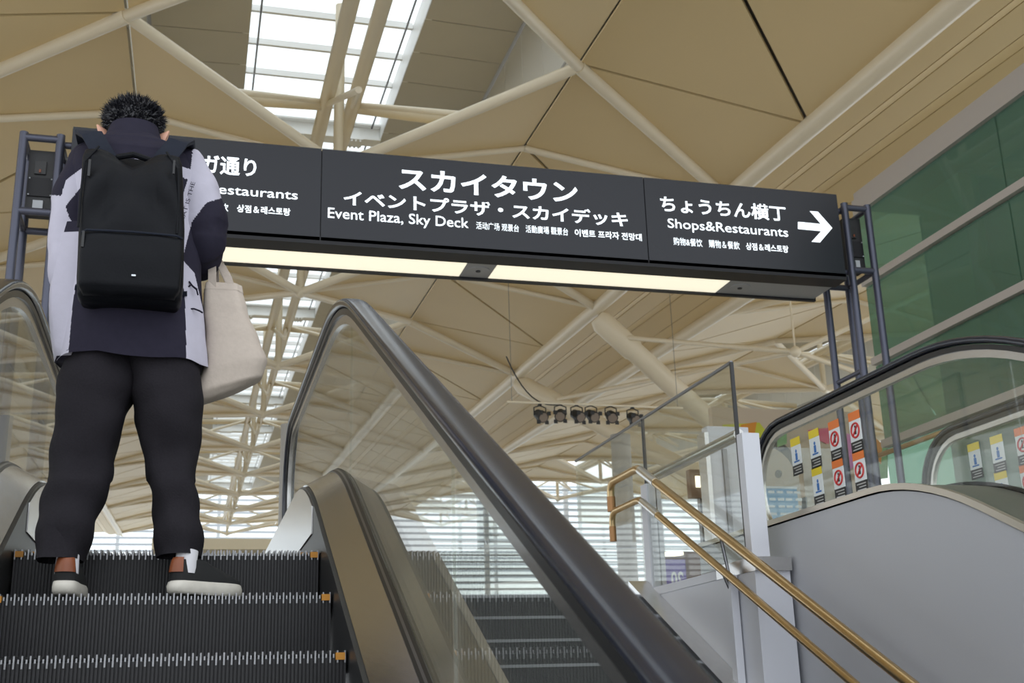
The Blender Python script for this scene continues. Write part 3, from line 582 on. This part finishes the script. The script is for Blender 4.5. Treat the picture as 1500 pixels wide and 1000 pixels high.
# body: one continuous skin mesh, posed with both hands forward on a phone
bmv = []; bme = []; bmr = []
def jv(p, r, par=None):
    bmv.append(Vector(p)); bmr.append(r if isinstance(r, tuple) else (r, r)); i = len(bmv)-1
    if par is not None: bme.append((par, i))
    return i
pel = jv((-.215, 4.11, .58), (.15, .11)); sp1 = jv((-.22, 4.10, .85), (.14, .10), pel); sp2 = jv((-.25, 4.11, 1.14), (.16, .10), sp1); nk0 = jv((-.27, 4.15, 1.33), (.075, .065), sp2); nk = jv((-.272, 4.19, 1.40), .058, nk0)
h1 = jv((-.275, 4.215, 1.445), (.075, .085), nk); h2 = jv((-.277, 4.24, 1.49), (.082, .098), h1); h3 = jv((-.278, 4.245, 1.535), (.065, .075), h2)
fc = jv((-.275, 4.31, 1.42), .045, h1); ns = jv((-.275, 4.345, 1.43), .012, fc)
hands = []
for s, el, hd in ((-1, (-.46, 4.12, .86), (-.30, 4.44, 1.03)), (1, (.01, 4.14, .98), (-.17, 4.45, 1.04))):
    sh = jv((-.25+s*.165, 4.12, 1.26), .07, sp2); e = jv(el, .048, sh); wv = Vector(el)*.1+Vector(hd)*.9; wi = jv(wv, .028, e); pm = jv(hd, .034, wi)
    fd = (Vector(hd)-Vector(el)).normalized()
    for q in range(4):
        b = Vector(hd)+Vector((s*(.027-.018*q), .012, .012)); k1 = jv(b+fd*.03, .0095, pm); k2 = jv(b+fd*.055+Vector((-s*.012, .0, .018)), .0085, k1); jv(b+fd*(.065-.006*abs(q-1))+Vector((-s*.028, -.005, .035)), .0075, k2)
    t1 = jv(Vector(hd)+Vector((-s*.03, -.015, .02)), .011, pm); jv(Vector(hd)+Vector((-s*.045, .0, .05)), .009, t1)
for s, kn, an, toe in ((-1, (-.36, 4.10, .16), (-.370, 4.008, -.17), (-.365, 4.15, -.25)), (1, (-.075, 4.12, .16), (-.012, 4.008, -.17), (.07, 4.08, -.25))):
    hp = jv((-.215+s*.09, 4.11, .48), .095, pel); k = jv(kn, .06, hp); a = jv(an, .024, k); jv(toe, .018, a)
me = bpy.data.meshes.new('body'); me.from_pydata([tuple(p) for p in bmv], bme, []); bo = link('body', me, man)
md = bo.modifiers.new('s', 'SKIN'); md.use_smooth_shade = True
for i, sv in enumerate(me.skin_vertices[0].data): sv.radius = bmr[i]; sv.use_root = (i == 0)
ms = bo.modifiers.new('ss', 'SUBSURF'); ms.levels = 2; ms.render_levels = 2
bpy.context.view_layer.update(); nm = bpy.data.meshes.new_from_object(bo.evaluated_get(bpy.context.evaluated_depsgraph_get())); bo.modifiers.clear(); bo.data = nm; nm.name = 'body'
nm.materials.clear(); nm.materials.append(MATS['skin'])
for s in (-1, 1):
    c = Vector((-.277+s*.104, 4.225, 1.415)); m = MB(); m.loft([[c+Vector((s*(.006+d), 0, 0))+Vector((s*.010*math.sin(a), rr*.6*math.cos(a)-.012, rr*math.sin(a))) for a in [2*PI*i/14 for i in range(14)]] for rr, d in ((.020, -.022), (.030, -.004), (.036, .006), (.033, .011), (.020, .007), (.008, .004))])
    auto_smooth(m.obj('ear', 'skin', man), 80)
    auto_smooth(MB().ball((-.275+s*.032, 4.333, 1.452), .011).obj('eye', 'eye', man))
phn = thing('phone', (-.235, 4.49, 1.06), 'dark phone held in front of the person in both hands', 'phone'); MB().box(-.272, -.198, 4.485, 4.494, 1.03, 1.18).obj('case', 'dark_plastic', phn); MB().box(-.268, -.202, 4.483, 4.485, 1.035, 1.175).obj('screen', 'black_trim', phn)
# hair: cap plus tufts
hm = MB(); hc = Vector((-.278, 4.235, 1.475)); HR = (.104, .115, .088)
def hdir(a, b): return Vector((math.cos(b)*math.cos(a), math.cos(b)*math.sin(a), math.sin(b)))
rings = []
for j in range(13):
    b = -.42+j*(PI/2+.40)/12; rings.append([hc+Vector((HR[0]*d.x, HR[1]*d.y, HR[2]*d.z))*(1+.07*noise.noise(d*5)) for d in [hdir(2*PI*i/28, b) for i in range(28)]])
hm.loft(rings)
for _ in range(2600):
    a = random.uniform(0, 2*PI); b = math.asin(random.uniform(-.42, 1)); d = hdir(a, b)
    if d.y > .55 and d.z < .35: continue
    p = hc+Vector((HR[0]*d.x, HR[1]*d.y, HR[2]*d.z)); L = random.uniform(.012, .030)*(1.2 if d.z > .2 else .7); t = (d*.9+Vector((random.uniform(-.6, .6), random.uniform(-.6, .6), random.uniform(-.5, .6)))).normalized()
    sd = t.cross(Vector((random.random()-.5, random.random()-.5, random.random()-.5))).normalized(); s2 = t.cross(sd); r = .0032
    hm.add([p+sd*r-t*.004, p-sd*.5*r+s2*r-t*.004, p-sd*.5*r-s2*r-t*.004, p+t*L], [(0, 1, 3), (1, 2, 3), (2, 0, 3)])
hm.obj('hair', 'hair', man)
# trousers
tm = MB(); NR = 56
def leg(keys, dirx):
    rings = []; zt_, zb_ = keys[0][0], keys[-1][0]; kk = [( -k[0], *k[1:]) for k in keys]
    for i in range(64):
        z = zt_+(zb_-zt_)*i/63; cx, cy, rx, ry = interp(kk, -z); R = ellipse((cx, cy, z), rx, ry, NR, p=2.3)
        for q, p in enumerate(R):
            a = 2*PI*q/NR; w_ = .006*math.sin(9*z+3*math.cos(a)+dirx)*math.sin(7*z+2*a)+.016*noise.noise(Vector((p.x*7, p.y*7, p.z*10+dirx*7)))
            if z < .1: w_ += .006*math.sin(46*z+2.2*math.sin(a))
            d = (p-Vector((cx, cy, z))).normalized(); R[q] = p+d*w_
        rings.append(R)
    # inner turn at cuff
    last = rings[-1]; c = sum(last, Vector())/NR; rings.append([c+(p-c)*.93+Vector((0, 0, .012)) for p in last]); rings.append([c+(p-c)*.90+Vector((0, 0, .10)) for p in last])
    tm.loft(rings, True, False)
leg([(.60, -.30, 4.10, .115, .130), (.50, -.313, 4.10, .124, .150), (.40, -.327, 4.10, .127, .155), (.335, -.338, 4.10, .119, .150), (.16, -.357, 4.11, .108, .125), (-.02, -.381, 4.07, .089, .108), (-.168, -.394, 4.045, .076, .098)], 0)
leg([(.60, -.13, 4.10, .115, .130), (.50, -.118, 4.10, .124, .150), (.40, -.104, 4.10, .118, .155), (.335, -.090, 4.10, .106, .150), (.16, -.073, 4.12, .086, .120), (-.02, -.047, 4.08, .077, .105), (-.152, -.028, 4.055, .074, .098)], 1.3)
auto_smooth(tm.obj('trousers', 'trouser', man), 80)
# shirt torso and sleeves
POLY = {'r': [(284, 205), (312, 236), (334, 287), (302, 297), (281, 325), (267, 380), (285, 400), (299, 460), (306, 548), (274, 548), (271, 440), (256, 322), (275, 263), (243, 250), (246, 236), (279, 248)],
        'b': [(160, 229), (136, 234), (96, 264), (86, 300), (95, 303), (122, 270), (160, 250)], 'l': [(60, 284), (92, 287), (101, 318), (121, 352), (118, 385), (107, 440), (99, 528), (55, 528)],
        'c': [(173, 233), (215, 233), (212, 242), (176, 242)]}
def inside(P, x, y):
    c = False
    for i in range(len(P)):
        (x1, y1), (x2, y2) = P[i], P[i-1]
        if (y1 > y) != (y2 > y) and x < (x2-x1)*(y-y1)/(y2-y1)+x1: c = not c
    return c
def paint(mb, start):
    for i in range(start, len(mb.f)):
        p = sum((Vector(mb.v[j]) for j in mb.f[i]), Vector())/len(mb.f[i]); x, y = proj(p)
        if any(inside(q, x, y) for q in POLY.values()): mb.m[i] = 1
sm_ = MB(); TK = [(.495, -.213, 4.105, .246, .190, 0), (.62, -.214, 4.10, .234, .178, 0), (.85, -.224, 4.10, .212, .160, 0), (1.05, -.238, 4.105, .212, .155, 0), (1.20, -.250, 4.115, .222, .150, 0), (1.27, -.258, 4.125, .208, .140, 0), (1.325, -.264, 4.14, .160, .115, 0), (1.362, -.268, 4.155, .105, .088, 0), (1.385, -.270, 4.165, .080, .076, 0)]
rings = []; NT = 340; NZ = 280
for i in range(NZ):
    z = .495+(1.385-.495)*i/(NZ-1); cx, cy, rx, ry, _ = interp(TK, z); R = ellipse((cx, cy, z), rx, ry, NT, p=2.5)
    for q, p in enumerate(R):
        a = 2*PI*q/NT; d = Vector((math.cos(a), math.sin(a), 0)); fade = min(1, (1.36-z)/.15)
        w_ = .010*noise.noise(Vector((p.x*7, p.y*7, p.z*4)))+.005*math.sin(8*a+5*z)*max(0, (.9-z))*2
        R[q] = p+d*w_*fade
        if i == 0: R[q].z += .012*math.sin(2*a+.6)+.006*math.sin(5*a)
    rings.append(R)
c0 = len(sm_.f); b0 = rings[0]; cc = sum(b0, Vector())/NT; sm_.loft([[cc+(p-cc)*.93+Vector((0, 0, .05)) for p in b0]]+rings, False, False)
def sleeve(pts, n=210, seg=140, ph=0, ry=1.0):
    keys = [(i, p[0], p[1], p[2], p[3]) for i, p in enumerate(pts)]; rings = []; m = len(pts)-1; P = []
    for i in range(n): P.append(interp(keys, m*i/(n-1)))
    nrm = None
    for i in range(n):
        c = Vector(P[i][:3]); t = (Vector(P[min(i+1, n-1)][:3])-Vector(P[max(i-1, 0)][:3])).normalized(); u = Vector((1, 0, 0)); u = (u-t*u.dot(t)).normalized(); v = t.cross(u); r = P[i][3]
        rings.append([c+u*(math.cos(a)*rr)+v*(math.sin(a)*rr*ry) for a, rr in [(2*PI*k/seg, r*(1+.06*noise.noise(Vector((math.cos(2*PI*k/seg)*1.3+ph, math.sin(2*PI*k/seg)*1.3, i*.037)))+.02*math.sin(i*.18+3*math.cos(2*PI*k/seg)))) for k in range(seg)]])
    c = Vector(P[-1][:3]); rings.append([c+(p-c)*.90-t*.01 for p in rings[-1]]); rings.append([c+(p-c)*.85-t*.08 for p in rings[-1]])
    sm_.loft(rings, True, False)
sleeve([(-.36, 4.13, 1.30, .055), (-.405, 4.12, 1.25, .082), (-.435, 4.11, 1.10, .092), (-.437, 4.10, .92, .088), (-.428, 4.11, .82, .090), (-.41, 4.18, .78, .085), (-.375, 4.30, .87, .068)], ph=0)
sleeve([(-.14, 4.13, 1.31, .055), (-.09, 4.12, 1.26, .085), (-.045, 4.11, 1.15, .096), (-.020, 4.10, 1.04, .098), (-.022, 4.10, .96, .094), (-.025, 4.16, .925, .082), (-.05, 4.25, .955, .066)], ph=5)
# left side panel hanging to the hem
sm_.loft([[Vector((x+(.02 if x > -.42 else -.0)*0, y, z)) for (x, y) in ((-.455-.03*math.sin(PI*(z-.5)/.5), 4.02), (-.47-.035*math.sin(PI*(z-.5)/.5), 4.10), (-.455-.03*math.sin(PI*(z-.5)/.5), 4.18), (-.40, 4.2), (-.38, 4.1), (-.40, 4.0))] for z in [.50+.04*i for i in range(13)]])
paint(sm_, c0)
sh = auto_smooth(sm_.obj('shirt', ['navy', 'lavender'], man), 80)
# collar
cl = MB(); cr = []
for (z, k, dy) in ((1.362, 1.12, 0), (1.405, 1.0, .012), (1.440, .90, .024), (1.437, .86, .024), (1.40, .93, .012)):
    cr.append([Vector((-.271+.094*k*math.cos(a), 4.165+dy+.088*k*math.sin(a), z-(.02 if math.sin(a) > .3 else 0))) for a in [2*PI*i/40 for i in range(40)]])
cl.loft(cr, False, False); auto_smooth(cl.obj('collar', 'navy', man), 60)
# print on the shirt: small upright words and two brush strokes
def onsh(px, py, Y): return atY(px, py, Y)
a = onsh(267, 334, 3.965); b = onsh(286, 268, 3.985); dd = (b-a).normalized(); upv = Vector((-dd.z, 0, dd.x)).normalized()
text_obj('shirt_lettering', 'THAT IS THE', a, b, .014, 'navy', man, 0.0, up=upv, depth=.004)
for pts in ([(276, 420), (280, 417), (285, 421), (289, 424)], [(277, 412), (283, 420), (288, 424), (290, 432)], [(273, 453), (284, 452), (292, 455), (297, 458)]): MB().path([onsh(x, y, 3.985-.0) for x, y in pts], .003, 6).obj('brush_stroke', 'navy', man)
# shoes and socks
def shoe(hx, hy, ang):
    R3 = Matrix.Rotation(ang, 3, 'Z'); o = Vector((hx, hy, GZ))
    def out(t, k=1.0):
        L = .285; W = [(0, .030), (.03, .036), (.12, .037), (.19, .046), (.24, .042), (.275, .022), (.285, .006)]
        return L, W
    W = [(0.0, .006), (.006, .022), (.02, .032), (.06, .036), (.12, .037), (.19, .046), (.235, .043), (.265, .030), (.28, .014), (.285, .004)]
    poly = [Vector((w_, l, 0)) for l, w_ in W]+[Vector((-w_, l, 0)) for l, w_ in reversed(W)]
    def ring(k, z, lift=0): return [o+R3@Vector((p.x*k, (p.y-.14)*k+.14, z+lift*(p.y/.285)**2)) for p in poly]
    s_ = MB(); s_.loft([ring(.93, .004), ring(1.04, .012), ring(1.06, .028), ring(1.02, .042), ring(.97, .046)]); auto_smooth(s_.obj('sole', 'sole', man), 60)
    up = MB(); rs = [ring(.97, .040), ring(.98, .055)]
    for t in range(1, 7):
        f = t/6; rr = []
        for p in poly:
            y = p.y if p.y < .10 else .10+(p.y-.10)*(1-.75*f); rr.append(o+R3@Vector((p.x*(1-.20*f), y*(1-.02*f)+.004*f, .055+.058*f*(1 if p.y < .12 else 1-.25*f))))
        rs.append(rr)
    up.loft(rs); auto_smooth(up.obj('shoe_upper', 'shoe', man), 60)
    ht = MB(); hr_ = []
    for z, k in ((.072, 1.05), (.09, 1.0), (.112, .90), (.120, .80)): hr_.append([o+R3@Vector((.037*k*math.sin(a), .046-.050*k*math.cos(a)*1.0, z)) for a in [-.95+1.9*i/14 for i in range(15)]]+[o+R3@Vector((.033*k*math.sin(a), .046-.044*k*math.cos(a), z)) for a in [.95-1.9*i/14 for i in range(15)]])
    ht.loft(hr_); auto_smooth(ht.obj('heel_tab', 'leather', man), 60)
    sk = MB(); sk.path([o+R3@Vector((0, .052, .07)), o+R3@Vector((0, .053, .11)), o+R3@Vector((0, .058, .145))], [.036, .035, .034], 16); auto_smooth(sk.obj('sock', 'sock', man), 60)
shoe(-.372, 3.955, -.05); shoe(-.048, 3.975, -.85)

# ---------------- backpack (worn, its own thing)
bp = thing('backpack', (-.25, 3.88, .66), 'plain black backpack on the person, with front zip pocket', 'backpack')
def rrect(cx, z, w_, y0, y1, n=40, p=5.0): return [Vector((q.x, q.y, z)) for q in ellipse((cx, (y0+y1)/2, z), w_/2, (y1-y0)/2, n, p=p)]
KB = [(.645, -.228, .30, 3.86, 3.95), (.66, -.228, .325, 3.82, 3.955), (.72, -.229, .335, 3.805, 3.955), (.90, -.234, .335, 3.80, 3.955), (1.05, -.242, .330, 3.81, 3.955), (1.15, -.248, .325, 3.83, 3.955), (1.185, -.250, .31, 3.85, 3.955), (1.20, -.250, .26, 3.88, 3.95)]
rings = []
for i in range(70):
    z = .645+.555*i/69; cx, w_, y0, y1 = interp(KB, z); R = rrect(cx, z, w_, y0, y1, 72)
    for q, p in enumerate(R):
        if p.y < 3.93:
            u = (p.x-cx)/(w_/2); sag = 0
            if z > .85: sag = .055*math.exp(-((u+.05)/.42)**2)*max(0, min(1, (z-.9)/.28))  # slack centre panel
            if z > 1.1: p.z -= .045*math.exp(-(u/.45)**2)*((z-1.1)/.1)
            fold = .020*math.sin(11*(abs(u)*.6+z*2.2))*math.exp(-((z-1.0)/.14)**2)*(1-abs(u)**4); p.y += sag+fold+.006*noise.noise(Vector((p.x*14, 1, p.z*14)))
        R[q] = p
    rings.append(R)
auto_smooth(MB().loft(rings).obj('main_bag', 'pack', bp), 70)
pk = []
KP = [(.655, .285, 3.80), (.68, .315, 3.778), (.78, .322, 3.770), (.845, .318, 3.776), (.862, .31, 3.787), (.868, .30, 3.80)]
for i in range(24):
    z = .655+.213*i/23; w_, y0 = interp(KP, z); R = rrect(-.2285, z, w_, y0, 3.86, 56, 4.5)
    for q, p in enumerate(R): p.y += .004*noise.noise(Vector((p.x*12, 3, p.z*12)))
    pk.append(R)
auto_smooth(MB().loft(pk).obj('front_pocket', 'pack', bp), 70)
MB().path([(-.385, 3.800, .858), (-.37, 3.782, .860), (-.23, 3.776, .861), (-.09, 3.782, .860), (-.072, 3.800, .858)], .004, 8).obj('pocket_zip', 'pack_strap', bp)
MB().box(-.383, -.375, 3.780, 3.786, .80, .855).obj('zip_pull', 'black_trim', bp); MB().box(-.384, -.376, 3.805, 3.812, 1.06, 1.12).obj('zip_pull', 'black_trim', bp); MB().box(-.115, -.108, 3.80, 3.807, 1.09, 1.14).obj('zip_pull', 'black_trim', bp)
MB().box(-.222, -.209, 3.767, 3.772, .706, .711).obj('logo_tag', 'poster_white', bp)
for s in (-1, 1):
    MB().path([(-.245+s*.155, 3.815, .88), (-.245+s*.155, 3.812, 1.0), (-.248+s*.15, 3.825, 1.12), (-.25+s*.11, 3.86, 1.195)], .004, 8).obj('main_zip', 'pack', bp)
    # shoulder straps: wide flat bands over the shoulder
    pts = [(-.25+s*.070, 3.945, 1.155), (-.25+s*.105, 3.942, 1.21), (-.25+s*.145, 3.950, 1.28), (-.255+s*.168, 4.01, 1.315), (-.255+s*.170, 4.10, 1.328), (-.25+s*.165, 4.20, 1.30), (-.25+s*.16, 4.275, 1.20), (-.24+s*.165, 4.285, 1.05), (-.23+s*.18, 4.22, .85), (-.23+s*.165, 3.96, .72)]
    rings = []
    for i, p in enumerate(pts):
        p = Vector(p); t = (Vector(pts[min(i+1, len(pts)-1)])-Vector(pts[max(i-1, 0)])).normalized(); wv = Vector((1, 0, 0)); wv = (wv-t*wv.dot(t)).normalized(); n = t.cross(wv); hw = .036 if i < 7 else .016
        rings.append([p+wv*u*hw+n*v for u, v in ((-1, -.007), (-.9, .008), (.9, .008), (1, -.007))])
    auto_smooth(MB().loft(rings).obj('shoulder_strap', 'pack_strap', bp), 50)
MB().path([(-.315, 3.945, 1.165), (-.30, 3.92, 1.19), (-.25, 3.905, 1.197), (-.20, 3.92, 1.19), (-.185, 3.945, 1.165)], .011, 10).obj('top_handle', 'pack', bp)
# ---------------- tote bag
tt = thing('tote_bag', (.10, 4.12, .40), 'cream canvas tote bag hanging from the right forearm', 'tote bag')
TB = [(.395, .055, .03, .02, .03), (.405, .075, .085, .05, .035), (.44, .105, .115, .075, .02), (.52, .125, .108, .085, .008), (.62, .110, .095, .078, 0), (.72, .082, .078, .06, 0), (.79, .072, .066, .042, 0), (.815, .072, .062, .035, 0)]
rings = []
for i in range(60):
    z = .395+.42*i/59; cx, rx, ry, tl = interp(TB, z); R = ellipse((cx, 4.12, z), rx, ry, 64, p=3)
    for q, p in enumerate(R):
        a = 2*PI*q/64; d = Vector((math.cos(a), math.sin(a), 0)); p += d*(.008*noise.noise(Vector((p.x*9, p.y*9, p.z*5)))+.005*math.sin(5*a+1)*max(0, (z-.55)*3)); p.z += (p.x-cx)*.42*max(0, 1-(z-.39)/.2); R[q] = p
    rings.append(R)
inner = [[sum(rings[-1], Vector())/64*(.06)+p*.94-Vector((0, 0, .0)) for p in rings[-1]], [sum(rings[-1], Vector())/64*.15+p*.85-Vector((0, 0, .2)) for p in rings[-1]]]
auto_smooth(MB().loft(rings+inner, True, True).obj('bag_body', 'canvas', tt), 70)
hem = [p+(p-sum(rings[-3], Vector())/64)*.02 for p in rings[-5]]; hem2 = [p+(p-sum(rings[-1], Vector())/64)*.02 for p in rings[-1]]; MB().loft([hem, hem2], False, False).obj('hem_band', 'canvas', tt)
for (y, xo) in ((4.085, 0), (4.155, .012)):
    pts = [(.035+xo, y, .77), (.032+xo, y, .84), (.030+xo, y+.05, .90), (.028+xo, 4.21, .935), (.045+xo, 4.22, .94), (.065+xo, y+.07, .90), (.088+xo, y, .83), (.10+xo, y, .78)]
    rings = []
    for i, p in enumerate(pts):
        p = Vector(p); t = (Vector(pts[min(i+1, len(pts)-1)])-Vector(pts[max(i-1, 0)])).normalized(); wv = Vector((1, -.3, 0)); wv = (wv-t*wv.dot(t)).normalized(); n = t.cross(wv)
        rings.append([p+wv*u*.014+n*v for u, v in ((-1, -.002), (-1, .002), (1, .002), (1, -.002))])
    MB().loft(rings).obj('strap', 'canvas', tt)
